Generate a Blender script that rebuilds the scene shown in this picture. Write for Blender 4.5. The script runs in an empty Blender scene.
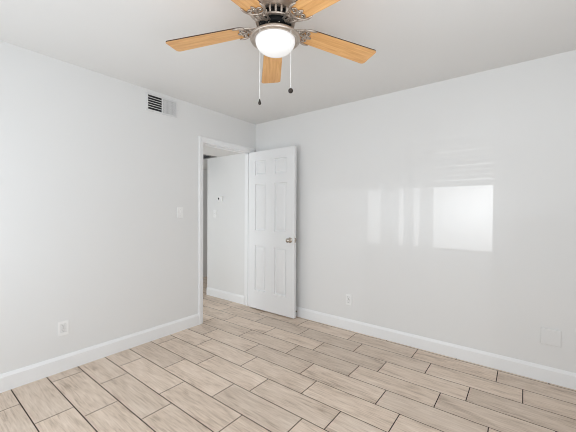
import bpy, bmesh, math, random
from mathutils import Vector, Matrix
random.seed(7)
PI = math.pi
scn = bpy.context.scene
COL = scn.collection

# ------------------------------------------------------------------ camera
YAW, PITCH, ROLL = 0.656895, -0.01386, 0.00522
cd = bpy.data.cameras.new('camera')
cd.sensor_fit = 'HORIZONTAL'
cd.sensor_width = 36.0
cd.lens = 305.803 / 576 * 36.0
cd.clip_start = 0.02
cam = bpy.data.objects.new('camera', cd)
COL.objects.link(cam)
fwd = Vector((-math.sin(YAW) * math.cos(PITCH), math.cos(YAW) * math.cos(PITCH), math.sin(PITCH)))
rt0 = Vector((math.cos(YAW), math.sin(YAW), 0))
up0 = rt0.cross(fwd)
rt = rt0 * math.cos(ROLL) + up0 * math.sin(ROLL)
up = up0 * math.cos(ROLL) - rt0 * math.sin(ROLL)
cam.matrix_world = Matrix(((rt.x, up.x, -fwd.x, 2.87431), (rt.y, up.y, -fwd.y, -3.00356),
                           (rt.z, up.z, -fwd.z, 1.26817), (0, 0, 0, 1)))
scn.camera = cam

# ------------------------------------------------------------------ world, sun, fill lamps, exposure
w = bpy.data.worlds.new('sky')
scn.world = w
w.use_nodes = True
bg = w.node_tree.nodes['Background']
bg.inputs[0].default_value = (0.80, 0.90, 1.0, 1)
bg.inputs[1].default_value = 1.0

SUN_D = Vector((0.08, 1.0, -0.02)).normalized()
sd = bpy.data.lights.new('sun', 'SUN')
sd.energy = 0.36
sd.color = (0.95, 0.98, 1.0)
sd.angle = math.radians(0.13)
so = bpy.data.objects.new('sun', sd)
so.rotation_euler = SUN_D.to_track_quat('-Z', 'Y').to_euler()
so.location = (1, -8, 3)
COL.objects.link(so)


def area(name, loc, direction, sx, sy, power, color=(1, 1, 1)):
    d = bpy.data.lights.new(name, 'AREA')
    d.shape = 'RECTANGLE'
    d.size, d.size_y, d.energy, d.color = sx, sy, power, color
    o = bpy.data.objects.new(name, d)
    o.location = loc
    o.rotation_euler = Vector(direction).to_track_quat('-Z', 'Z').to_euler()
    COL.objects.link(o)
    return o


# added unseen fill lamps at the side wall, the rear window and in the hallway,
# and one aimed up to bounce off the ceiling near the viewer
area('fill_side', (3.88, -2.2, 1.15), (-1, 0.0, 0.0), 2.6, 2.0, 10, (0.90, 0.95, 1.0))
area('fill_rear', (1.3, -3.60, 1.22), (0, 1, 0), 2.4, 1.0, 29, (0.86, 0.935, 1.0))
area('fill_bounce', (3.0, -2.55, 1.30), (0.0, 0.05, 1), 1.0, 1.0, 17, (0.91, 0.955, 1.0))
area('fill_hall', (-1.05, -2.6, 1.1), (0.0, 1, 0.0), 1.2, 1.6, 24, (0.88, 0.95, 1.0))

vs = scn.view_settings
vs.view_transform = 'Standard'
vs.look = 'None'
vs.gamma = 1.0
vs.use_curve_mapping = False
vs.exposure = -0.20
scn.cycles.max_bounces = 12
scn.cycles.diffuse_bounces = 8
scn.cycles.use_denoising = True
scn.cycles.denoising_prefilter = 'ACCURATE'
scn.cycles.filter_width = 1.0

H = 2.44
RW, RL = 3.9, 3.65     # room width (x) and length (-y)
WT = 0.115             # wall thickness
HC = 2.064             # hallway ceiling
OY0, OY1, OZ = -0.868, -0.079, 2.062   # rough door opening in the left wall


# ------------------------------------------------------------------ material helpers
def srgb(r, g, b):
    def f(c):
        c /= 255.0
        return c / 12.92 if c <= 0.04045 else ((c + 0.055) / 1.055) ** 2.4
    return (f(r), f(g), f(b), 1)


def new_mat(name):
    m = bpy.data.materials.new(name)
    m.use_nodes = True
    nt = m.node_tree
    return m, nt, nt.nodes['Principled BSDF']


def simple(name, col, rough=0.5, metal=0.0, bump=0.0, bscale=200.0, coat=0.0, spec=0.5, var=0.0, vscale=3.0):
    m, nt, p = new_mat(name)
    p.inputs['Base Color'].default_value = col
    p.inputs['Roughness'].default_value = rough
    p.inputs['Metallic'].default_value = metal
    p.inputs['Specular IOR Level'].default_value = spec
    p.inputs['Coat Weight'].default_value = coat
    tc = nt.nodes.new('ShaderNodeTexCoord')
    if bump > 0:
        n = nt.nodes.new('ShaderNodeTexNoise')
        n.inputs['Scale'].default_value = bscale
        n.inputs['Detail'].default_value = 3
        b = nt.nodes.new('ShaderNodeBump')
        b.inputs['Strength'].default_value = bump
        b.inputs['Distance'].default_value = 0.002
        nt.links.new(tc.outputs['Object'], n.inputs['Vector'])
        nt.links.new(n.outputs['Fac'], b.inputs['Height'])
        nt.links.new(b.outputs['Normal'], p.inputs['Normal'])
    if var > 0:
        n = nt.nodes.new('ShaderNodeTexNoise')
        n.inputs['Scale'].default_value = vscale
        n.inputs['Detail'].default_value = 4
        mx = nt.nodes.new('ShaderNodeMix')
        mx.data_type = 'RGBA'
        mx.inputs[6].default_value = tuple(c * (1 - var) for c in col[:3]) + (1,)
        mx.inputs[7].default_value = tuple(min(1, c * (1 + var)) for c in col[:3]) + (1,)
        nt.links.new(tc.outputs['Object'], n.inputs['Vector'])
        nt.links.new(n.outputs['Fac'], mx.inputs[0])
        nt.links.new(mx.outputs[2], p.inputs['Base Color'])
    return m


def paint(name, col, rough, bump=0.12):
    """semi-gloss wall paint: fine roller stipple plus slow waviness of the plaster"""
    m, nt, p = new_mat(name)
    p.inputs['Base Color'].default_value = col
    p.inputs['Roughness'].default_value = rough
    tc = nt.nodes.new('ShaderNodeTexCoord')
    n1 = nt.nodes.new('ShaderNodeTexNoise')
    n1.inputs['Scale'].default_value = 2.2
    n1.inputs['Detail'].default_value = 2
    n2 = nt.nodes.new('ShaderNodeTexNoise')
    n2.inputs['Scale'].default_value = 90
    n2.inputs['Detail'].default_value = 2
    b1 = nt.nodes.new('ShaderNodeBump')
    b1.inputs['Strength'].default_value = 0.25
    b1.inputs['Distance'].default_value = 0.01
    b2 = nt.nodes.new('ShaderNodeBump')
    b2.inputs['Strength'].default_value = bump
    b2.inputs['Distance'].default_value = 0.0015
    L = nt.links.new
    L(tc.outputs['Object'], n1.inputs['Vector'])
    L(tc.outputs['Object'], n2.inputs['Vector'])
    L(n1.outputs['Fac'], b1.inputs['Height'])
    L(n2.outputs['Fac'], b2.inputs['Height'])
    L(b1.outputs['Normal'], b2.inputs['Normal'])
    L(b2.outputs['Normal'], p.inputs['Normal'])
    return m


M = {}
M['wall'] = paint('white_wall_paint', (0.80, 0.80, 0.795, 1), 0.26)
M['wall_eggshell'] = paint('white_eggshell_paint', (0.80, 0.80, 0.795, 1), 0.5)
M['ceiling'] = paint('flat_ceiling_paint', (0.78, 0.775, 0.765, 1), 0.8)
M['trim'] = simple('white_gloss_trim', (0.88, 0.885, 0.89, 1), 0.3)
M['door'] = simple('white_door_enamel', (0.84, 0.845, 0.85, 1), 0.32, bump=0.05, bscale=120)
M['plate'] = simple('white_plastic', (0.89, 0.89, 0.885, 1), 0.3)
M['slot'] = simple('dark_slot', (0.05, 0.05, 0.05, 1), 0.6)
M['gap'] = simple('shadow_gap_plastic', (0.50, 0.50, 0.50, 1), 0.6)
M['vent_dark'] = simple('duct_black', (0.02, 0.02, 0.022, 1), 0.8)
M['vent_white'] = simple('vent_enamel', (0.74, 0.74, 0.74, 1), 0.4)
M['grille_grey'] = simple('grille_grey', (0.30, 0.30, 0.30, 1), 0.5)
M['pewter'] = simple('antique_pewter', srgb(186, 174, 163), 0.36, metal=0.8, var=0.25, vscale=40)
M['pewter_dark'] = simple('worn_pewter', srgb(120, 106, 95), 0.4, metal=0.8, var=0.4, vscale=60)
M['black'] = simple('black_metal', (0.008, 0.008, 0.008, 1), 0.8, spec=0.2)
M['chrome'] = simple('satin_nickel', srgb(190, 182, 172), 0.22, metal=1.0)
M['chain'] = simple('bright_chain', (0.88, 0.88, 0.87, 1), 0.3, metal=0.3)
M['fob'] = simple('dark_bronze_fob', srgb(52, 46, 42), 0.35, metal=0.4)
M['rubber'] = simple('dark_rubber', (0.03, 0.03, 0.03, 1), 0.7)
def sheer(nm, opaque):
    m, nt, p = new_mat(nm)
    p.inputs['Base Color'].default_value = (0.8, 0.8, 0.78, 1)
    p.inputs['Roughness'].default_value = 0.9
    tr_ = nt.nodes.new('ShaderNodeBsdfTransparent')
    mx = nt.nodes.new('ShaderNodeMixShader')
    mx.inputs[0].default_value = opaque
    nt.links.new(tr_.outputs[0], mx.inputs[1])
    nt.links.new(p.outputs[0], mx.inputs[2])
    nt.links.new(mx.outputs[0], nt.nodes['Material Output'].inputs['Surface'])
    return m


M['sheer'] = sheer('sun_filter', 0.60)  # partly clear, for the added panels that thin the sunlight
M['sheer_thick'] = sheer('sun_filter_dense', 0.80)
M['screen'] = simple('thermostat_screen', (0.01, 0.01, 0.012, 1), 0.15)


def glass_shade():
    m, nt, p = new_mat('lit_frosted_glass')
    p.inputs['Base Color'].default_value = (0.9, 0.9, 0.9, 1)
    p.inputs['Roughness'].default_value = 0.18
    p.inputs['Emission Color'].default_value = (1, 0.985, 0.96, 1)
    p.inputs['Emission Strength'].default_value = 0.22
    return m


M['glass'] = glass_shade()


def wood(name):
    m, nt, p = new_mat(name)
    L = nt.links.new
    tc = nt.nodes.new('ShaderNodeTexCoord')
    mp = nt.nodes.new('ShaderNodeMapping')
    mp.inputs['Scale'].default_value = (3.0, 38.0, 20.0)
    n = nt.nodes.new('ShaderNodeTexNoise')
    n.inputs['Scale'].default_value = 1.6
    n.inputs['Detail'].default_value = 6
    n.inputs['Roughness'].default_value = 0.6
    n.inputs['Distortion'].default_value = 0.6
    oi = nt.nodes.new('ShaderNodeObjectInfo')
    ad = nt.nodes.new('ShaderNodeVectorMath')
    cr = nt.nodes.new('ShaderNodeValToRGB')
    cr.color_ramp.elements[0].position = 0.3
    cr.color_ramp.elements[0].color = srgb(212, 152, 88)
    cr.color_ramp.elements[1].position = 0.72
    cr.color_ramp.elements[1].color = srgb(242, 192, 128)
    L(tc.outputs['Object'], ad.inputs[0])
    L(oi.outputs['Random'], ad.inputs[1])
    L(ad.outputs[0], mp.inputs['Vector'])
    L(mp.outputs[0], n.inputs['Vector'])
    L(n.outputs['Fac'], cr.inputs[0])
    L(cr.outputs[0], p.inputs['Base Color'])
    p.inputs['Roughness'].default_value = 0.35
    return m


M['oak'] = wood('light_oak_blade')
M['oak_edge'] = simple('walnut_edge', srgb(74, 50, 34), 0.4)


def tile_mat():
    m, nt, p = new_mat('wood_look_tile')
    L = nt.links.new
    N = nt.nodes.new
    tc = N('ShaderNodeTexCoord')
    ge = N('ShaderNodeNewGeometry')
    # every tile is its own island: shift the grain by a random amount per tile
    mul = N('ShaderNodeVectorMath')
    mul.operation = 'SCALE'
    comb = N('ShaderNodeCombineXYZ')
    comb.inputs[0].default_value = 31.0
    comb.inputs[1].default_value = 17.0
    comb.inputs[2].default_value = 53.0
    L(comb.outputs[0], mul.inputs[0])
    L(ge.outputs['Random Per Island'], mul.inputs['Scale'])
    ad = N('ShaderNodeVectorMath')
    L(tc.outputs['Object'], ad.inputs[0])
    L(mul.outputs[0], ad.inputs[1])

    def noise(sx, sy, detail, dist, rough=0.55):
        mp = N('ShaderNodeMapping')
        mp.inputs['Scale'].default_value = (sx, sy, 1)
        n = N('ShaderNodeTexNoise')
        n.inputs['Scale'].default_value = 1.0
        n.inputs['Detail'].default_value = detail
        n.inputs['Roughness'].default_value = rough
        n.inputs['Distortion'].default_value = dist
        L(ad.outputs[0], mp.inputs['Vector'])
        L(mp.outputs[0], n.inputs['Vector'])
        return n
    g1 = noise(4.5, 52, 6, 1.4, 0.66)     # grain
    g2 = noise(2.2, 7.5, 3, 0.8)          # cloudy figure
    g3 = noise(9, 110, 3, 0.3)            # fine pores
    cr = N('ShaderNodeValToRGB')
    e = cr.color_ramp.elements
    e[0].position, e[0].color = 0.31, srgb(146, 124, 105)
    e[1].position, e[1].color = 0.66, srgb(237, 221, 205)
    x = e.new(0.48)
    x.color = srgb(213, 194, 176)
    a = N('ShaderNodeMath')
    a.operation = 'MULTIPLY_ADD'
    a.inputs[1].default_value = 0.46
    b = N('ShaderNodeMath')
    b.operation = 'MULTIPLY_ADD'
    b.inputs[1].default_value = 0.32
    c = N('ShaderNodeMath')
    c.operation = 'MULTIPLY'
    c.inputs[1].default_value = 0.22
    L(g3.outputs['Fac'], c.inputs[0])
    L(g2.outputs['Fac'], b.inputs[0])
    L(c.outputs[0], b.inputs[2])
    L(g1.outputs['Fac'], a.inputs[0])
    L(b.outputs[0], a.inputs[2])
    L(a.outputs[0], cr.inputs[0])
    hsv = N('ShaderNodeHueSaturation')
    mr = N('ShaderNodeMapRange')
    mr.inputs[3].default_value = 0.90
    mr.inputs[4].default_value = 1.10
    L(ge.outputs['Random Per Island'], mr.inputs[0])
    L(mr.outputs[0], hsv.inputs['Value'])
    L(cr.outputs[0], hsv.inputs['Color'])
    L(hsv.outputs[0], p.inputs['Base Color'])
    p.inputs['Roughness'].default_value = 0.42
    bp = N('ShaderNodeBump')
    bp.inputs['Strength'].default_value = 0.12
    bp.inputs['Distance'].default_value = 0.002
    L(g1.outputs['Fac'], bp.inputs['Height'])
    L(bp.outputs['Normal'], p.inputs['Normal'])
    return m


M['tile'] = tile_mat()
M['grout'] = simple('brown_grout', srgb(58, 42, 34), 0.9)


# ------------------------------------------------------------------ mesh helpers
def add_box(bm, x0, x1, y0, y1, z0, z1, mi=0):
    v = [bm.verts.new((x, y, z)) for x in (x0, x1) for y in (y0, y1) for z in (z0, z1)]
    for q in ((0, 1, 3, 2), (4, 6, 7, 5), (0, 4, 5, 1), (2, 3, 7, 6), (0, 2, 6, 4), (1, 5, 7, 3)):
        f = bm.faces.new([v[i] for i in q])
        f.material_index = mi


def add_lathe(bm, prof, n=48, cx=0, cy=0, mi=0, cap=True):
    rings = []
    for r, z in prof:
        if r < 1e-6:
            rings.append([bm.verts.new((cx, cy, z))])
        else:
            rings.append([bm.verts.new((cx + r * math.cos(2 * PI * k / n), cy + r * math.sin(2 * PI * k / n), z)) for k in range(n)])
    for a, b in zip(rings, rings[1:]):
        for k in range(n):
            k2 = (k + 1) % n
            if len(a) == 1 and len(b) == 1:
                continue
            if len(a) == 1:
                f = bm.faces.new((a[0], b[k], b[k2]))
            elif len(b) == 1:
                f = bm.faces.new((a[k], b[0], a[k2]))
            else:
                f = bm.faces.new((a[k], b[k], b[k2], a[k2]))
            f.smooth = True
            f.material_index = mi
    if cap:
        for R in (rings[0], rings[-1]):
            if len(R) > 2:
                bm.faces.new(R).material_index = mi


def add_tube(bm, pts, rad, n=8, mi=0, flat=1.0):
    pts = [Vector(p) for p in pts]
    rings = []
    prev = None
    for i, p in enumerate(pts):
        t = (pts[min(i + 1, len(pts) - 1)] - pts[max(i - 1, 0)]).normalized()
        if prev is None:
            a = Vector((0, 0, 1)) if abs(t.z) < 0.9 else Vector((1, 0, 0))
            s = t.cross(a).normalized()
        else:
            s = (prev - t * prev.dot(t)).normalized()
        prev = s
        u = t.cross(s)
        r = rad[i] if isinstance(rad, (list, tuple)) else rad
        rings.append([bm.verts.new(p + s * r * math.cos(2 * PI * k / n) + u * r * flat * math.sin(2 * PI * k / n)) for k in range(n)])
    for a, b in zip(rings, rings[1:]):
        for k in range(n):
            f = bm.faces.new((a[k], a[(k + 1) % n], b[(k + 1) % n], b[k]))
            f.smooth = True
            f.material_index = mi
    bm.faces.new(rings[0]).material_index = mi
    bm.faces.new(list(reversed(rings[-1]))).material_index = mi


def obj(name, bm, mats, parent=None, bevel=0.0, seg=2):
    bmesh.ops.recalc_face_normals(bm, faces=bm.faces[:])
    me = bpy.data.meshes.new(name)
    bm.to_mesh(me)
    bm.free()
    o = bpy.data.objects.new(name, me)
    for m in (mats if isinstance(mats, (list, tuple)) else [mats]):
        me.materials.append(m)
    COL.objects.link(o)
    if parent is not None:
        o.parent = parent
        o.matrix_parent_inverse = parent_inverse(parent)
    if bevel > 0:
        b = o.modifiers.new('bevel', 'BEVEL')
        b.width = bevel
        b.segments = seg
        b.limit_method = 'ANGLE'
    return o


def world_matrix(o):
    mw = Matrix.LocRotScale(o.location, o.rotation_euler, o.scale)
    if o.parent is not None:
        mw = world_matrix(o.parent) @ o.matrix_parent_inverse @ mw
    return mw


def parent_inverse(o):
    return world_matrix(o).inverted()


def tag(o, label, cat, kind=None, group=None):
    o['label'] = label
    o['category'] = cat
    if kind:
        o['kind'] = kind
    if group:
        o['group'] = group
    return o


def thing(name, loc, label, cat, kind=None):
    o = bpy.data.objects.new(name, None)
    o.empty_display_size = 0.05
    o.location = loc
    COL.objects.link(o)
    return tag(o, label, cat, kind)


def struct(name, bm, mat, label, cat, bevel=0.0):
    return tag(obj(name, bm, mat, None, bevel), label, cat, 'structure')


# ------------------------------------------------------------------ the setting: floor
bm = bmesh.new()
P, TLEN, G = 0.205, 0.6125, 0.0043
FX0, FX1, FY0, FY1 = -2.4, RW, -RL, 2.2
OFF = {0: 0.275, 1: 0.434, 2: 0.13, 3: 0.588}
for k in range(-11, 19):
    ya, yb = -0.037 - P * (k), -0.037 - P * (k - 1)      # row between the two long joints
    off = OFF[(k - 1) % 4]
    xa = off - TLEN * 6
    while xa < FX1:
        x0, x1 = max(xa, FX0) + G / 2, min(xa + TLEN, FX1) - G / 2
        y0, y1 = max(ya, FY0) + G / 2, min(yb, FY1) - G / 2
        xa += TLEN
        if x1 - x0 < 0.01 or y1 - y0 < 0.01 or (y0 > -0.02 and x0 > -0.05):
            continue
        e = 0.0012
        lo = [bm.verts.new(c) for c in ((x0, y0, -0.003), (x1, y0, -0.003), (x1, y1, -0.003), (x0, y1, -0.003))]
        hi = [bm.verts.new(c) for c in ((x0 + e, y0 + e, 0), (x1 - e, y0 + e, 0), (x1 - e, y1 - e, 0), (x0 + e, y1 - e, 0))]
        bm.faces.new(hi)
        for i in range(4):
            j = (i + 1) % 4
            bm.faces.new((lo[i], lo[j], hi[j], hi[i]))
add_box(bm, FX0, FX1, FY0, FY1, -0.05, -0.0007, 1)
struct('floor', bm, [M['tile'], M['grout']], 'beige wood-look plank tile floor with dark brown grout', 'floor')

# ceiling and walls
bm = bmesh.new()
add_box(bm, -WT, RW + WT, -RL - WT, WT, H, H + 0.1)
struct('ceiling', bm, M['ceiling'], 'plain white ceiling around the fan', 'ceiling')

bm = bmesh.new()
add_box(bm, -WT, 0, -RL - WT, OY0, 0, H)
add_box(bm, -WT, 0, OY0, OY1, OZ, H)
add_box(bm, -WT, 0, OY1, 0, 0, H)
struct('wall_left', bm, M['wall_eggshell'], 'white painted wall with the doorway and high air vent', 'wall')

bm = bmesh.new()
add_box(bm, -WT, RW + WT, 0, WT, 0, H)
struct('wall_right', bm, M['wall'], 'glossy white wall behind the open door catching window light', 'wall')

# rear wall with the window that throws the bright patch, side wall with an unseen opening added for light
DXS, DZS = 0.08 * (RL - 0.02), 0.02 * (RL - 0.02)      # sun offset between window and far wall
WX0, WX1, WZ0, WZ1 = 1.585 - DXS, 2.672 - DXS, 0.948 + DZS, 2.10 + DZS
SX0 = 0.86 - DXS                                       # added opening left and down to the floor, lets filtered sun in
WZM = 1.515 + DZS                                      # lower edge of the blinds
bm = bmesh.new()
y0, y1 = -RL - WT, -RL
add_box(bm, -WT, SX0, y0, y1, 0, H)
add_box(bm, WX1, RW + WT, y0, y1, 0, H)
add_box(bm, SX0, WX1, y0, y1, 0, 0.05)
add_box(bm, SX0, WX1, y0, y1, WZ1, H)
add_box(bm, SX0, WX0, y0, y1, WZM, WZ1)
struct('wall_rear', bm, M['wall'], 'white wall behind the viewer holding the windows', 'wall')
bm = bmesh.new()
add_box(bm, RW, RW + WT, -RL - WT, -3.5, 0, H)
add_box(bm, RW, RW + WT, -2.0, WT, 0, H)
add_box(bm, RW, RW + WT, -3.5, -2.0, 2.12, H)
struct('wall_side', bm, M['wall'], 'white wall to the right of the viewer with an added light opening', 'wall')

# hallway
bm = bmesh.new()
add_box(bm, -0.936, -WT, -0.07, 1.9, 0, HC)
struct('wall_hall', bm, M['wall_eggshell'], 'white hallway wall with thermostat seen through doorway', 'wall')
bm = bmesh.new()
add_box(bm, -2.1, -2.0, -3.0, 2.1, 0, HC)
struct('wall_hall_far', bm, M['wall'], 'shaded far hallway wall behind the doorway sliver', 'wall')
bm = bmesh.new()
add_box(bm, -2.1, -WT, -3.1, -3.0, 0, HC)
add_box(bm, -2.1, -0.936, 2.0, 2.1, 0, HC)
struct('wall_hall_end', bm, M['wall'], 'closed ends of the hallway', 'wall')
bm = bmesh.new()
add_box(bm, -2.2, -WT, -3.1, 2.1, HC, HC + 0.08)
struct('ceiling_hall', bm, M['ceiling'], 'lower hallway ceiling above the doorway', 'ceiling')


# baseboards
def base_profile(bm, a, b, nrm, h=0.118, t=0.0145):
    a, b, n = Vector(a), Vector(b), Vector(nrm)
    prof = [(0, 0), (t, 0), (t, h - 0.022), (t - 0.003, h - 0.016), (t - 0.0065, h - 0.006), (t - 0.0095, h), (0, h)]
    ra = [bm.verts.new(a + n * d + Vector((0, 0, z))) for d, z in prof]
    rb = [bm.verts.new(b + n * d + Vector((0, 0, z))) for d, z in prof]
    k = len(prof)
    for i in range(k):
        bm.faces.new((ra[i], ra[(i + 1) % k], rb[(i + 1) % k], rb[i]))
    bm.faces.new(ra)
    bm.faces.new(rb)


bm = bmesh.new()
base_profile(bm, (0, -RL, 0), (0, -0.9125, 0), (1, 0, 0), 0.124)
struct('baseboard_left', bm, M['trim'], 'white baseboard along the left wall', 'baseboard')
bm = bmesh.new()
base_profile(bm, (0.015, 0, 0), (RW, 0, 0), (0, -1, 0), 0.116)
struct('baseboard_right', bm, M['trim'], 'white baseboard along the glossy right wall', 'baseboard')
bm = bmesh.new()
base_profile(bm, (-0.936, -0.07, 0), (-WT - 0.012, -0.07, 0), (0, -1, 0), 0.116)
struct('baseboard_hall', bm, M['trim'], 'white baseboard in the hallway beyond the doorway', 'baseboard')

# door jamb and casing
JT = 0.018
bm = bmesh.new()
add_box(bm, -WT - 0.003, 0.003, OY0, OY0 + JT, 0, OZ - JT)
add_box(bm, -WT - 0.003, 0.003, OY1 - JT + 0.012, OY1 + 0.0, 0, OZ - JT)
add_box(bm, -WT - 0.003, 0.003, OY0, OY1, OZ - JT, OZ)
add_box(bm, -0.082, -0.047, OY0 + JT, OY0 + JT + 0.011, 0, OZ - JT)          # stops
add_box(bm, -0.082, -0.047, OY0 + JT, OY1 - 0.006, OZ - JT - 0.011, OZ - JT)
add_box(bm, -0.082, -0.047, OY1 - 0.017, OY1 - 0.006, 0, OZ - JT)


def casing(bm, yin0, yin1, ztop, x, sgn, cw=0.050):
    """mitred colonial casing around an opening: a stepped profile"""
    prof = [(0.0, 0.0), (0.0, 0.009), (0.010, 0.012), (0.020, 0.013), (0.027, 0.017), (cw - 0.004, 0.018), (cw, 0.014), (cw, 0.0)]
    path = [((yin0, 0.0), (-1, 0)), ((yin0, ztop), (-1, 1)), ((yin1, ztop), (1, 1)), ((yin1, 0.0), (1, 0))]
    rings = []
    for (py, pz), (dy, dz) in path:
        rings.append([bm.verts.new((x + sgn * t, py + dy * d, pz + dz * d)) for d, t in prof])
    for A, B in zip(rings, rings[1:]):
        for i in range(len(prof)):
            j = (i + 1) % len(prof)
            bm.faces.new((A[i], A[j], B[j], B[i]))
    bm.faces.new(rings[0])
    bm.faces.new(rings[-1])


casing(bm, OY0 + 0.006, OY1 - 0.003, OZ - 0.006, 0.0, 1)
tr = struct('trim_1', bm, M['trim'], 'white door frame and casing around the open doorway', 'door frame')
bm = bmesh.new()
add_box(bm, -0.028, 0.0005, OY0 + JT, OY0 + JT + 0.0015, 0.935, 0.99)
add_box(bm, -0.020, -0.008, OY0 + JT + 0.0012, OY0 + JT + 0.0018, 0.950, 0.975, 1)
sp = obj('strike_plate', bm, [M['chrome'], M['slot']], tr)
sp['label'] = 'small nickel strike plate on the left jamb'

# rear window frame, half-lowered blind, and unseen panels added to shape the wall patches
wn = thing('window_1', ((WX0 + WX1) / 2, -RL, WZ0), 'white framed window with half lowered slat blind', 'window', 'structure')
bm = bmesh.new()
fy0, fy1 = -RL - 0.09, -RL - 0.04
add_box(bm, WX0 - 0.012, WX0 + 0.002, fy0, fy1, WZ0 - 0.05, WZ1 + 0.05)
add_box(bm, WX1 - 0.002, WX1 + 0.05, fy0, fy1, WZ0 - 0.05, WZ1 + 0.05)
add_box(bm, WX0, WX1, fy0, fy1, WZ0 - 0.012, WZ0 + 0.002)
add_box(bm, WX0, WX1, fy0, fy1, WZ1, WZ1 + 0.05)
obj('window_frame', bm, M['trim'], wn)
bm = bmesh.new()
zb = 1.505 + DZS
nsl = 0
z = zb + 0.02
while z < WZ1 - 0.02:
    c, s = math.cos(math.radians(46)), math.sin(math.radians(46))
    hw = 0.0242
    rng = random.Random(int(z * 1000))
    dz = rng.uniform(-0.002, 0.002)
    for q in (0,):
        v = [bm.verts.new((xx, -RL - 0.015 + a * c * hw, z + a * s * hw + b * 0.001 + dz + (0.004 * (xx - WX0) if a else 0)))
             for xx in (WX0 + 0.002, WX1 - 0.0005) for a in (-1, 1) for b in (-1, 1)]
        for q4 in ((0, 1, 3, 2), (4, 6, 7, 5), (0, 4, 5, 1), (2, 3, 7, 6), (0, 2, 6, 4), (1, 5, 7, 3)):
            bm.faces.new([v[i] for i in q4])
    z += 0.0425
add_box(bm, WX0 + 0.005, WX1 - 0.005, -RL - 0.03, -RL, zb - 0.008, zb + 0.012)
add_box(bm, WX0 + 0.005, WX1 - 0.005, -RL - 0.035, -RL, WZ1 - 0.03, WZ1)
obj('blind', bm, M['vent_white'], wn)
for xa, xb, dens in ((1.733, 1.914, 14), (1.960, 2.054, 10), (2.104, 2.222, 10), (0.80, 1.587, 40), (1.560, 2.680, 50)):
    bm = bmesh.new()
    xa, xb = xa - DXS, xb - DXS
    n = dens
    rows = []
    ztop = WZ0 + 0.002 if xb - xa > 1.0 else WZ1 + 0.02
    zbot = 0.03 if xb - xa > 0.5 else WZ0
    for zz in (zbot, ztop):
        rows.append([bm.verts.new((xa + (xb - xa) * i / n, -RL + 0.02 + 0.008 * math.sin(i * 1.9), zz)) for i in range(n + 1)])
    for i in range(n):
        bm.faces.new((rows[0][i], rows[0][i + 1], rows[1][i + 1], rows[1][i]))
    obj('sun_filter_panel', bm, M['sheer_thick'] if xb - xa < 0.5 or xb - xa > 1.0 else M['sheer'], wn)


# ------------------------------------------------------------------ six-panel door, open 90 degrees
DX0, DX1, DYF, DYB = 0.008, 0.752, -0.128, -0.093
dr = thing('door_1', (DX0, DYB, 0.0), 'white six-panel interior door standing open against the right wall', 'door', 'structure')
cols = [(0.112, 0.302), (0.444, 0.636)]
rows_ = [(0.250, 0.832), (1.024, 1.622), (1.734, 1.922)]
xs = [DX0, cols[0][0], cols[0][1], cols[1][0], cols[1][1], DX1]
zs = [0.014, rows_[0][0], rows_[0][1], rows_[1][0], rows_[1][1], rows_[2][0], rows_[2][1], 2.039]
DEP = 0.0160
bm = bmesh.new()
for i in range(5):
    for j in range(7):
        isp = i in (1, 3) and j in (1, 3, 5)
        if isp:
            add_box(bm, xs[i], xs[i + 1], DYF + DEP, DYB - DEP, zs[j], zs[j + 1])
        else:
            add_box(bm, xs[i], xs[i + 1], DYF, DYB, zs[j], zs[j + 1])
bmesh.ops.remove_doubles(bm, verts=bm.verts[:], dist=1e-5)
lf = obj('door_leaf', bm, M['door'], dr)
for i in (1, 3):
    for j in (1, 3, 5):
        bm = bmesh.new()
        for yf, sg in ((DYF, 1), (DYB, -1)):
            # ovolo sticking, groove, and raised field
            prof = [(0.0, 0.0003), (0.002, 0.0010), (0.005, 0.0152), (0.020, 0.0158), (0.023, 0.0080), (0.046, 0.0030)]
            rings = []
            for ins, d in prof:
                rings.append([bm.verts.new((x, yf + sg * d, z)) for x, z in (
                    (xs[i] + ins, zs[j] + ins), (xs[i + 1] - ins, zs[j] + ins), (xs[i + 1] - ins, zs[j + 1] - ins), (xs[i] + ins, zs[j + 1] - ins))])
            for A, B in zip(rings, rings[1:]):
                for k in range(4):
                    bm.faces.new((A[k], A[(k + 1) % 4], B[(k + 1) % 4], B[k]))
            bm.faces.new(rings[-1])
        obj('panel', bm, M['door'], dr)
# knob set: rosette, neck and knob on both faces
KX, KZ = DX1 - 0.062, 0.932
bm = bmesh.new()
for sg, yf in ((-1, DYF), (1, DYB)):
    prof = [(0.0, 0.0), (0.031, 0.0), (0.032, 0.004), (0.026, 0.008), (0.012, 0.011), (0.010, 0.028), (0.014, 0.033),
            (0.0235, 0.040), (0.0265, 0.048), (0.025, 0.056), (0.018, 0.062), (0.0, 0.064)]
    if sg > 0:
        prof = [(r, d * 0.97) for r, d in prof]
    t = bmesh.new()
    add_lathe(t, prof, 32)
    t.transform(Matrix.Translation((KX, yf, KZ)) @ Matrix.Rotation(-sg * PI / 2, 4, 'X'))
    me = bpy.data.meshes.new('t')
    t.to_mesh(me)
    t.free()
    bm.from_mesh(me)
    bpy.data.meshes.remove(me)
kn = obj('door_knob', bm, M['chrome'], dr)
kn['label'] = 'satin nickel round door knob'
bm = bmesh.new()
add_box(bm, DX1 - 0.0005, DX1 + 0.0012, DYF + 0.005, DYB - 0.005, KZ - 0.028, KZ + 0.028)
add_box(bm, DX1, DX1 + 0.010, DYF + 0.011, DYB - 0.011, KZ - 0.008, KZ + 0.008)
lp = obj('latch_plate', bm, M['chrome'], dr, 0.0008)
lp['label'] = 'nickel latch plate on the door edge'
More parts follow.
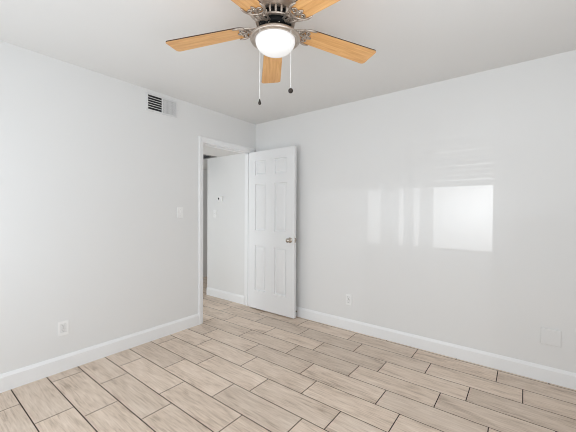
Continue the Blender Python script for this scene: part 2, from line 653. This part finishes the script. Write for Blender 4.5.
for hz in (0.24, 1.02, 1.82):
    bm = bmesh.new()
    add_lathe(bm, [(0.005, hz - 0.045), (0.0055, hz - 0.044), (0.0055, hz + 0.044), (0.005, hz + 0.045)], 12, 0.0235, DYB + 0.0045)
    add_box(bm, 0.0255, 0.05, DYB - 0.001, DYB + 0.001, hz - 0.044, hz + 0.044)
    obj('hinge', bm, M['door'], dr)

# spring door stop on the baseboard behind the door
ds = thing('door_stop', (0.705, -0.0145, 0.062), 'small dark spring door stop on baseboard behind the open door', 'door stop')
bm = bmesh.new()
pts = []
for k in range(121):
    t = k / 120
    pts.append((0.705 + 0.006 * math.cos(t * 10 * 2 * PI), -0.017 - 0.060 * t, 0.062 + 0.006 * math.sin(t * 10 * 2 * PI)))
add_tube(bm, pts, 0.0016, 6)
add_box(bm, 0.697, 0.713, -0.0185, -0.0147, 0.054, 0.070)
obj('spring', bm, M['pewter_dark'], ds)
bm = bmesh.new()
t = bmesh.new()
add_lathe(bm, [(0, 0), (0.008, 0), (0.0085, 0.008), (0.006, 0.013), (0, 0.014)], 16)
bm.transform(Matrix.Translation((0.705, -0.076, 0.062)) @ Matrix.Rotation(PI / 2, 4, 'X'))
t.free()
obj('rubber_tip', bm, M['rubber'], ds)


# ------------------------------------------------------------------ wall plates
def local_plate(name, origin, wall, label, cat):
    """returns (thing, transform) with local x along the wall, y up, z out of the wall"""
    if wall == 'left':      # x = 0 plane, seen from +x: local x -> +y
        R = Matrix(((0, 0, 1, 0), (1, 0, 0, 0), (0, 1, 0, 0), (0, 0, 0, 1)))
    else:                   # y = const plane, seen from -y: local x -> +x
        R = Matrix(((1, 0, 0, 0), (0, 0, -1, 0), (0, 1, 0, 0), (0, 0, 0, 1)))
    th = thing(name, origin, label, cat)
    return th, Matrix.Translation(origin) @ R


def part(name, bm, T, mat, parent, bevel=0.0):
    bm.transform(T)
    return obj(name, bm, mat, parent, bevel)


def duplex(origin, wall, label, plug=False):
    th, T = local_plate('power_outlet', origin, wall, label, 'outlet')
    bm = bmesh.new()
    add_box(bm, -0.035, 0.035, -0.057, 0.057, 0.0003, 0.0068)
    part('cover_plate', bm, T, M['plate'], th, 0.002)
    for s in (-1, 1):
        bm = bmesh.new()
        add_box(bm, -0.0186, 0.0186, s * 0.0195 - 0.0150, s * 0.0195 + 0.0150, 0.0050, 0.0072)
        part('socket_recess', bm, T, M['gap'], th)
        bm = bmesh.new()
        n = 20
        f0, f1 = [], []
        for k in range(n):
            a = 2 * PI * k / n
            x, y = 0.0172 * math.cos(a), 0.0172 * math.sin(a)
            y = max(-0.0135, min(0.0135, y))
            f0.append(bm.verts.new((x, y + s * 0.0195, 0.0072)))
            f1.append(bm.verts.new((x, y + s * 0.0195, 0.0085)))
        bm.faces.new(f1)
        for k in range(n):
            bm.faces.new((f0[k], f0[(k + 1) % n], f1[(k + 1) % n], f1[k]))
        rc = part('receptacle', bm, T, M['plate'], th)
        bm = bmesh.new()
        for dx, hh in ((-0.0065, 0.0048), (0.0065, 0.0040)):
            add_box(bm, dx - 0.0013, dx + 0.0013, s * 0.0195 - hh + 0.003, s * 0.0195 + hh + 0.003, 0.0083, 0.0088)
        add_box(bm, -0.0024, 0.0024, s * 0.0195 - 0.0095, s * 0.0195 - 0.0050, 0.0083, 0.0088)
        part('slot', bm, T, M['slot'], rc)
    bm = bmesh.new()
    add_lathe(bm, [(0.0034, 0.0052), (0.0034, 0.0076), (0.0, 0.0080)], 12)
    part('screw', bm, T, M['chrome'], th)
    return th


duplex((0, -2.181, 0.340), 'left', 'white duplex power outlet low on the left wall')
duplex((1.392, 0, 0.325), 'right', 'white duplex power outlet on right wall near the door')


def toggle(origin, wall, label):
    th, T = local_plate('light_switch', origin, wall, label, 'light switch')
    bm = bmesh.new()
    add_box(bm, -0.035, 0.035, -0.057, 0.057, 0.0003, 0.0068)
    part('cover_plate', bm, T, M['plate'], th, 0.002)
    bm = bmesh.new()
    add_box(bm, -0.0055, 0.0055, -0.0125, 0.0125, 0.0050, 0.0075)
    v = [bm.verts.new(c) for c in ((-0.004, -0.005, 0.006), (0.004, -0.005, 0.006), (0.004, 0.006, 0.006), (-0.004, 0.006, 0.006),
                                   (-0.003, 0.004, 0.017), (0.003, 0.004, 0.017), (0.003, 0.009, 0.016), (-0.003, 0.009, 0.016))]
    for q in ((0, 1, 5, 4), (1, 2, 6, 5), (2, 3, 7, 6), (3, 0, 4, 7), (4, 5, 6, 7)):
        bm.faces.new([v[i] for i in q])
    part('toggle', bm, T, M['plate'], th)
    for s in (-1, 1):
        bm = bmesh.new()
        add_lathe(bm, [(0.0030, 0.0052), (0.0030, 0.0076), (0.0, 0.0080)], 12, 0, s * 0.030)
        part('screw', bm, T, M['vent_white'], th)
    return th


toggle((0, -1.143, 1.256), 'left', 'white toggle light switch on left wall beside the door casing')
toggle((-0.752, -0.07, 1.235), 'right', 'white light switch below the thermostat in the hallway')

# blank double-gang plate
th, T = local_plate('blank_plate', (3.045, 0, 0.342), 'right', 'square white blank cover plate low on the right wall', 'wall plate')
bm = bmesh.new()
add_box(bm, -0.058, 0.058, -0.060, 0.060, 0.0003, 0.011)
part('cover', bm, T, M['wall'], th, 0.003)
for sx in (-0.023, 0.023):
    for sy in (-0.041, 0.041):
        bm = bmesh.new()
        add_lathe(bm, [(0.003, 0.0105), (0.003, 0.0114), (0.0, 0.0116)], 12, sx, sy)
        part('screw', bm, T, M['wall'], th)

# thermostat
th, T = local_plate('thermostat', (-0.624, -0.07, 1.448), 'right', 'small white square thermostat with black screen on hallway wall', 'thermostat')
bm = bmesh.new()
add_box(bm, -0.050, 0.050, -0.042, 0.042, 0.0003, 0.006)
part('wall_plate', bm, T, M['plate'], th)
bm = bmesh.new()
add_box(bm, -0.046, 0.046, -0.038, 0.038, 0.006, 0.026)
part('body', bm, T, M['plate'], th, 0.004)
bm = bmesh.new()
add_box(bm, -0.036, -0.006, -0.008, 0.020, 0.0258, 0.0268)
part('screen', bm, T, M['screen'], th)

# supply register high on the left wall: half open louvres, half upright fins
VY0, VY1, VZ0, VZ1 = -1.507, -1.181, 2.236, 2.405
th, T = local_plate('air_vent', (0, (VY0 + VY1) / 2, (VZ0 + VZ1) / 2), 'left', 'white rectangular air vent with dark louvres high on the left wall', 'air vent')
hw, hh = (VY1 - VY0) / 2, (VZ1 - VZ0) / 2
bm = bmesh.new()
fr = 0.015
add_box(bm, -hw, hw, hh - fr, hh, 0.0003, 0.008)
add_box(bm, -hw, hw, -hh, -hh + fr, 0.0003, 0.008)
add_box(bm, -hw, -hw + fr, -hh + fr, hh - fr, 0.0003, 0.008)
add_box(bm, hw - fr, hw, -hh + fr, hh - fr, 0.0003, 0.008)
add_box(bm, -0.006, 0.006, -hh + fr, hh - fr, 0.0003, 0.008)
part('frame', bm, T, M['vent_white'], th)
bm = bmesh.new()
add_box(bm, -hw + 0.01, hw - 0.01, -hh + 0.01, hh - 0.01, 0.0002, 0.0008)
part('duct_opening', bm, T, M['vent_dark'], th)
N_L = 5
for k in range(N_L):
    bm = bmesh.new()
    zc = -hh + fr + (2 * hh - 2 * fr) * (k + 1) / (N_L + 1)
    add_box(bm, -hw + fr, -0.006, -0.0027, 0.0027, -0.0006, 0.0006)
    bm.transform(Matrix.Translation((0, zc, 0.0052)) @ Matrix.Rotation(math.radians(30), 4, 'X'))
    part('louvre', bm, T, M['vent_white'], th)
for k in range(15):
    bm = bmesh.new()
    xc = 0.009 + (hw - fr - 0.010) * (k + 0.5) / 15
    add_box(bm, -0.0032, 0.0032, -hh + fr, hh - fr, -0.0004, 0.0004)
    bm.transform(Matrix.Translation((xc, 0, 0.0048)) @ Matrix.Rotation(math.radians(-24), 4, 'Y'))
    part('fin', bm, T, M['vent_white'], th)
bm = bmesh.new()
add_tube(bm, [(hw - 0.003, 0.0, 0.006), (hw + 0.004, -0.004, 0.012), (hw + 0.010, -0.006, 0.014)], 0.0022, 8)
part('damper_lever', bm, T, M['vent_white'], th)

# return grille in the hallway ceiling
gx0, gx1, gy0, gy1 = -1.13, -0.67, -0.50, -0.105
th = thing('return_grille', ((gx0 + gx1) / 2, (gy0 + gy1) / 2, HC), 'grey return air grille in the hallway ceiling past the doorway', 'air vent')
bm = bmesh.new()
z0, z1 = HC - 0.008, HC - 0.0003
f = 0.022
add_box(bm, gx0, gx1, gy0, gy0 + f, z0, z1)
add_box(bm, gx0, gx1, gy1 - f, gy1, z0, z1)
add_box(bm, gx0, gx0 + f, gy0 + f, gy1 - f, z0, z1)
add_box(bm, gx1 - f, gx1, gy0 + f, gy1 - f, z0, z1)
part('frame', bm, Matrix(), M['grille_grey'], th)
bm = bmesh.new()
add_box(bm, gx0 + 0.01, gx1 - 0.01, gy0 + 0.01, gy1 - 0.01, HC - 0.0012, HC - 0.0004)
part('duct_opening', bm, Matrix(), M['vent_dark'], th)
for k in range(12):
    bm = bmesh.new()
    yc = gy0 + f + (gy1 - gy0 - 2 * f) * (k + 0.5) / 12
    add_box(bm, gx0 + f, gx1 - f, -0.005, 0.005, -0.0004, 0.0004)
    bm.transform(Matrix.Translation((0, yc, HC - 0.0048)) @ Matrix.Rotation(math.radians(30), 4, 'X'))
    part('louvre', bm, Matrix(), M['grille_grey'], th)

# ------------------------------------------------------------------ ceiling fan
CX, CY, CZ = 1.814, -1.747, 2.258
PH = 1.066
fan = thing('ceiling_fan', (CX, CY, H), 'five-blade oak and pewter ceiling fan with a lit glass bowl light', 'ceiling fan')
FT = Matrix.Translation((CX, CY, 0))


def fan_part(name, bm, mat, parent=None, bevel=0.0):
    return part(name, bm, FT, mat, parent or fan, bevel)


bm = bmesh.new()
add_lathe(bm, [(0.0, H - 0.0005), (0.098, H - 0.0005), (0.100, H - 0.006), (0.100, 2.415), (0.108, 2.405), (0.138, 2.392), (0.145, 2.380),
               (0.146, 2.345), (0.141, 2.330), (0.128, 2.318), (0.112, 2.308), (0.106, 2.304), (0.0, 2.304)], 64, cap=False)
fan_part('motor_housing', bm, M['pewter'])
bm = bmesh.new()
add_lathe(bm, [(0.0, 2.304), (0.086, 2.304), (0.086, 2.268), (0.0, 2.268)], 48, cap=False)
fan_part('vent_core', bm, M['black'])
bm = bmesh.new()
for k in range(22):
    a = 2 * PI * k / 22
    t = bmesh.new()
    add_tube(t, [(0.101, 0, 2.306), (0.104, 0, 2.296), (0.102, 0, 2.280), (0.096, 0, 2.268)], [0.0052, 0.0062, 0.0060, 0.0052], 8)
    t.transform(Matrix.Rotation(a, 4, 'Z'))
    me = bpy.data.meshes.new('t')
    t.to_mesh(me)
    t.free()
    bm.from_mesh(me)
    bpy.data.meshes.remove(me)
add_lathe(bm, [(0.086, 2.270), (0.103, 2.270), (0.104, 2.266), (0.101, 2.262), (0.086, 2.262)], 48, cap=False)
fan_part('vent_ring', bm, M['pewter'])
bm = bmesh.new()
add_lathe(bm, [(0.0, 2.263), (0.082, 2.263), (0.084, 2.260), (0.084, 2.244), (0.080, 2.240), (0.0, 2.240)], 48, cap=False)
fan_part('flywheel', bm, M['black'])
for k in range(8):
    bm = bmesh.new()
    a = 2 * PI * k / 8 + 0.2
    add_lathe(bm, [(0.0, 2.2405), (0.004, 2.2405), (0.004, 2.2375), (0.0, 2.2370)], 10, 0.070 * math.cos(a), 0.070 * math.sin(a), cap=False)
    fan_part('screw', bm, M['chrome'])
bm = bmesh.new()
add_lathe(bm, [(0.0, 2.241), (0.055, 2.241), (0.057, 2.236), (0.057, 2.222), (0.068, 2.216), (0.0, 2.216)], 48, cap=False)
fan_part('switch_housing', bm, M['pewter_dark'])
bm = bmesh.new()
add_lathe(bm, [(0.0, 2.2185), (0.062, 2.2185), (0.098, 2.209), (0.122, 2.200), (0.132, 2.192), (0.1345, 2.185), (0.131, 2.178), (0.121, 2.1745),
               (0.1095, 2.177), (0.1075, 2.184), (0.0, 2.186)], 64, cap=False)
fan_part('light_fitter', bm, M['pewter'])
bm = bmesh.new()
prof = [(0.106, 2.184), (0.1065, 2.178)]
for k in range(1, 17):
    a = PI / 2 * k / 16
    prof.append((0.1065 * math.cos(a) ** 0.8 if k < 16 else 0.0, 2.178 - 0.070 * math.sin(a)))
add_lathe(bm, prof, 64, cap=False)
g = fan_part('glass_bowl', bm, M['glass'])
g['label'] = 'lit white frosted glass bowl'


def scroll(cx, cy, r0, turns, start, sgn, n=26):
    out = []
    for k in range(n + 1):
        t = k / n
        a = start + sgn * turns * 2 * PI * t
        r = r0 * (1 - 0.82 * t)
        out.append((cx + r * math.cos(a), cy + r * math.sin(a)))
    return out


R0, R1, W0, W1 = 0.150, 0.622, 0.112, 0.138
droop, pit = -0.067, -0.116
blade_objs = []
for i in range(5):
    a = PH + i * 2 * PI / 5
    u = Vector((math.cos(a) * math.cos(droop), math.sin(a) * math.cos(droop), math.sin(droop)))
    t = Vector((-math.sin(a) * math.cos(pit), math.cos(a) * math.cos(pit), math.sin(pit)))
    n = u.cross(t).normalized()
    B = Matrix(((u.x, t.x, n.x, CX), (u.y, t.y, n.y, CY), (u.z, t.z, n.z, CZ), (0, 0, 0, 1)))
    # blade outline: rounded root, sides flaring to a blunt tip with rounded corners
    outl = []
    rr = 0.052
    for k in range(9):                                     # root arc corners
        q = PI / 2 * k / 8
        outl.append((R0 + rr * (1 - math.cos(q)), W0 / 2 - rr + rr * math.sin(q)))
    rt_ = 0.020
    for k in range(9):
        q = PI / 2 * k / 8
        outl.append((R1 - rt_ + rt_ * math.sin(q), W1 / 2 - rt_ + rt_ * math.cos(q)))
    full = outl + [(x, -y) for x, y in reversed(outl)]
    bm = bmesh.new()
    th_ = 0.0030
    lo = [bm.verts.new((x, y, -th_)) for x, y in full]
    hi = [bm.verts.new((x, y, th_)) for x, y in full]
    bm.faces.new(lo)
    bm.faces.new(hi)
    for k in range(len(full)):
        f = bm.faces.new((lo[k], lo[(k + 1) % len(full)], hi[(k + 1) % len(full)], hi[k]))
        f.material_index = 1
    # local-frame mesh so that the grain runs along each blade
    bmesh.ops.recalc_face_normals(bm, faces=bm.faces[:])
    me = bpy.data.meshes.new('blade')
    bm.to_mesh(me)
    bm.free()
    me.materials.append(M['oak'])
    me.materials.append(M['oak_edge'])
    bl = bpy.data.objects.new('blade', me)
    COL.objects.link(bl)
    bl.parent = fan
    bl.matrix_parent_inverse = parent_inverse(fan)
    bl.rotation_mode = 'XYZ'
    bl.location = B.to_translation()
    bl.rotation_euler = B.to_euler('XYZ')
    # blade iron: arm from the flywheel, rim round the blade root and open scrollwork beneath it
    bm = bmesh.new()
    zb = -0.0066
    rim = [(x, y, zb) for x, y in full if x < 0.235]
    up_ = [q for q in rim if q[1] >= 0]
    dn_ = [q for q in rim if q[1] < 0]
    rimpts = [(0.222, W0 / 2 + 0.001, zb)] + [(x - 0.004, y * 1.03, zb) for x, y, z_ in reversed(up_)] + \
             [(x - 0.004, y * 1.03, zb) for x, y, z_ in reversed(dn_)] + [(0.222, -W0 / 2 - 0.001, zb)]
    add_tube(bm, rimpts, [0.003] + [0.0062] * (len(rimpts) - 2) + [0.003], 8)
    for s in (-1, 1):
        add_tube(bm, [(x, y, zb) for x, y in scroll(0.178, s * 0.029, 0.0195, 1.25, -s * 2.6, s)], 0.0040, 6)
        add_tube(bm, [(x, y, zb) for x, y in scroll(0.136, s * 0.019, 0.018, 1.2, s * 0.6, s)], 0.0042, 6)
        add_tube(bm, [(0.160, s * 0.004, zb), (0.176, s * 0.008, zb - 0.001), (0.196, s * 0.009, zb), (0.210, s * 0.002, zb)], 0.0036, 6)
        add_tube(bm, [(0.080, s * 0.016, -0.004), (0.105, s * 0.024, -0.010), (0.130, s * 0.036, zb), (0.160, s * 0.050, zb)], [0.006, 0.0055, 0.005, 0.005], 8)
    add_tube(bm, [(0.066, 0, -0.006), (0.095, 0, -0.009), (0.125, 0, -0.008), (0.160, 0, zb), (0.212, 0, zb)], [0.010, 0.009, 0.007, 0.0065, 0.004], 10, flat=0.55)
    for s in (-1, 1):
        add_box(bm, 0.068, 0.088, s * 0.016 - 0.007, s * 0.016 + 0.007, -0.0085, -0.0035)
    bm.transform(B)
    ir = obj('blade_iron', bm, M['pewter'], fan)
    for (sx, sy) in ((0.190, 0.0), (0.178, 0.030), (0.178, -0.030)):
        bm = bmesh.new()
        add_lathe(bm, [(0.0055, zb + 0.003), (0.0055, zb - 0.0035), (0.003, zb - 0.006), (0.0, zb - 0.0065)], 12, sx, sy)
        bm.transform(B)
        obj('screw', bm, M['chrome'], ir)

# pull chains
rgt = Vector((math.cos(YAW), math.sin(YAW), 0))
tow = Vector((math.sin(YAW), -math.cos(YAW), 0))          # towards the doorway-facing viewer side of the fan
for off, near, zend, kind in ((-0.0665, 0.095, 1.832, 'drop'), (0.0755, 0.092, 1.887, 'ball')):
    base = rgt * off + tow * near
    ztop = 2.196
    bm = bmesh.new()
    r_here = math.hypot(base.x, base.y)
    inn = base * ((r_here - 0.012) / r_here)
    add_tube(bm, [(inn.x, inn.y, ztop), (base.x * 1.06, base.y * 1.06, ztop - 0.004), (base.x * 1.09, base.y * 1.09, ztop - 0.018), (base.x * 1.09, base.y * 1.09, zend)], 0.0013, 6)
    b2 = base * 1.09
    zz = ztop - 0.02
    while zz > zend:
        bmesh.ops.create_icosphere(bm, subdivisions=1, radius=0.0023, matrix=Matrix.Translation((b2.x, b2.y, zz)))
        zz -= 0.0056
    ch = fan_part('pull_chain', bm, M['chain'])
    bm = bmesh.new()
    if kind == 'ball':
        bmesh.ops.create_uvsphere(bm, u_segments=20, v_segments=12, radius=0.0125, matrix=Matrix.Translation((b2.x, b2.y, zend - 0.012)))
        for fc in bm.faces:
            fc.smooth = True
    else:
        add_lathe(bm, [(0.0, zend + 0.002), (0.002, zend), (0.0035, zend - 0.006), (0.0075, zend - 0.018), (0.0078, zend - 0.023), (0.005, zend - 0.028), (0.0, zend - 0.030)], 16, b2.x, b2.y, cap=False)
    fan_part('pull_fob', bm, M['fob'], ch)
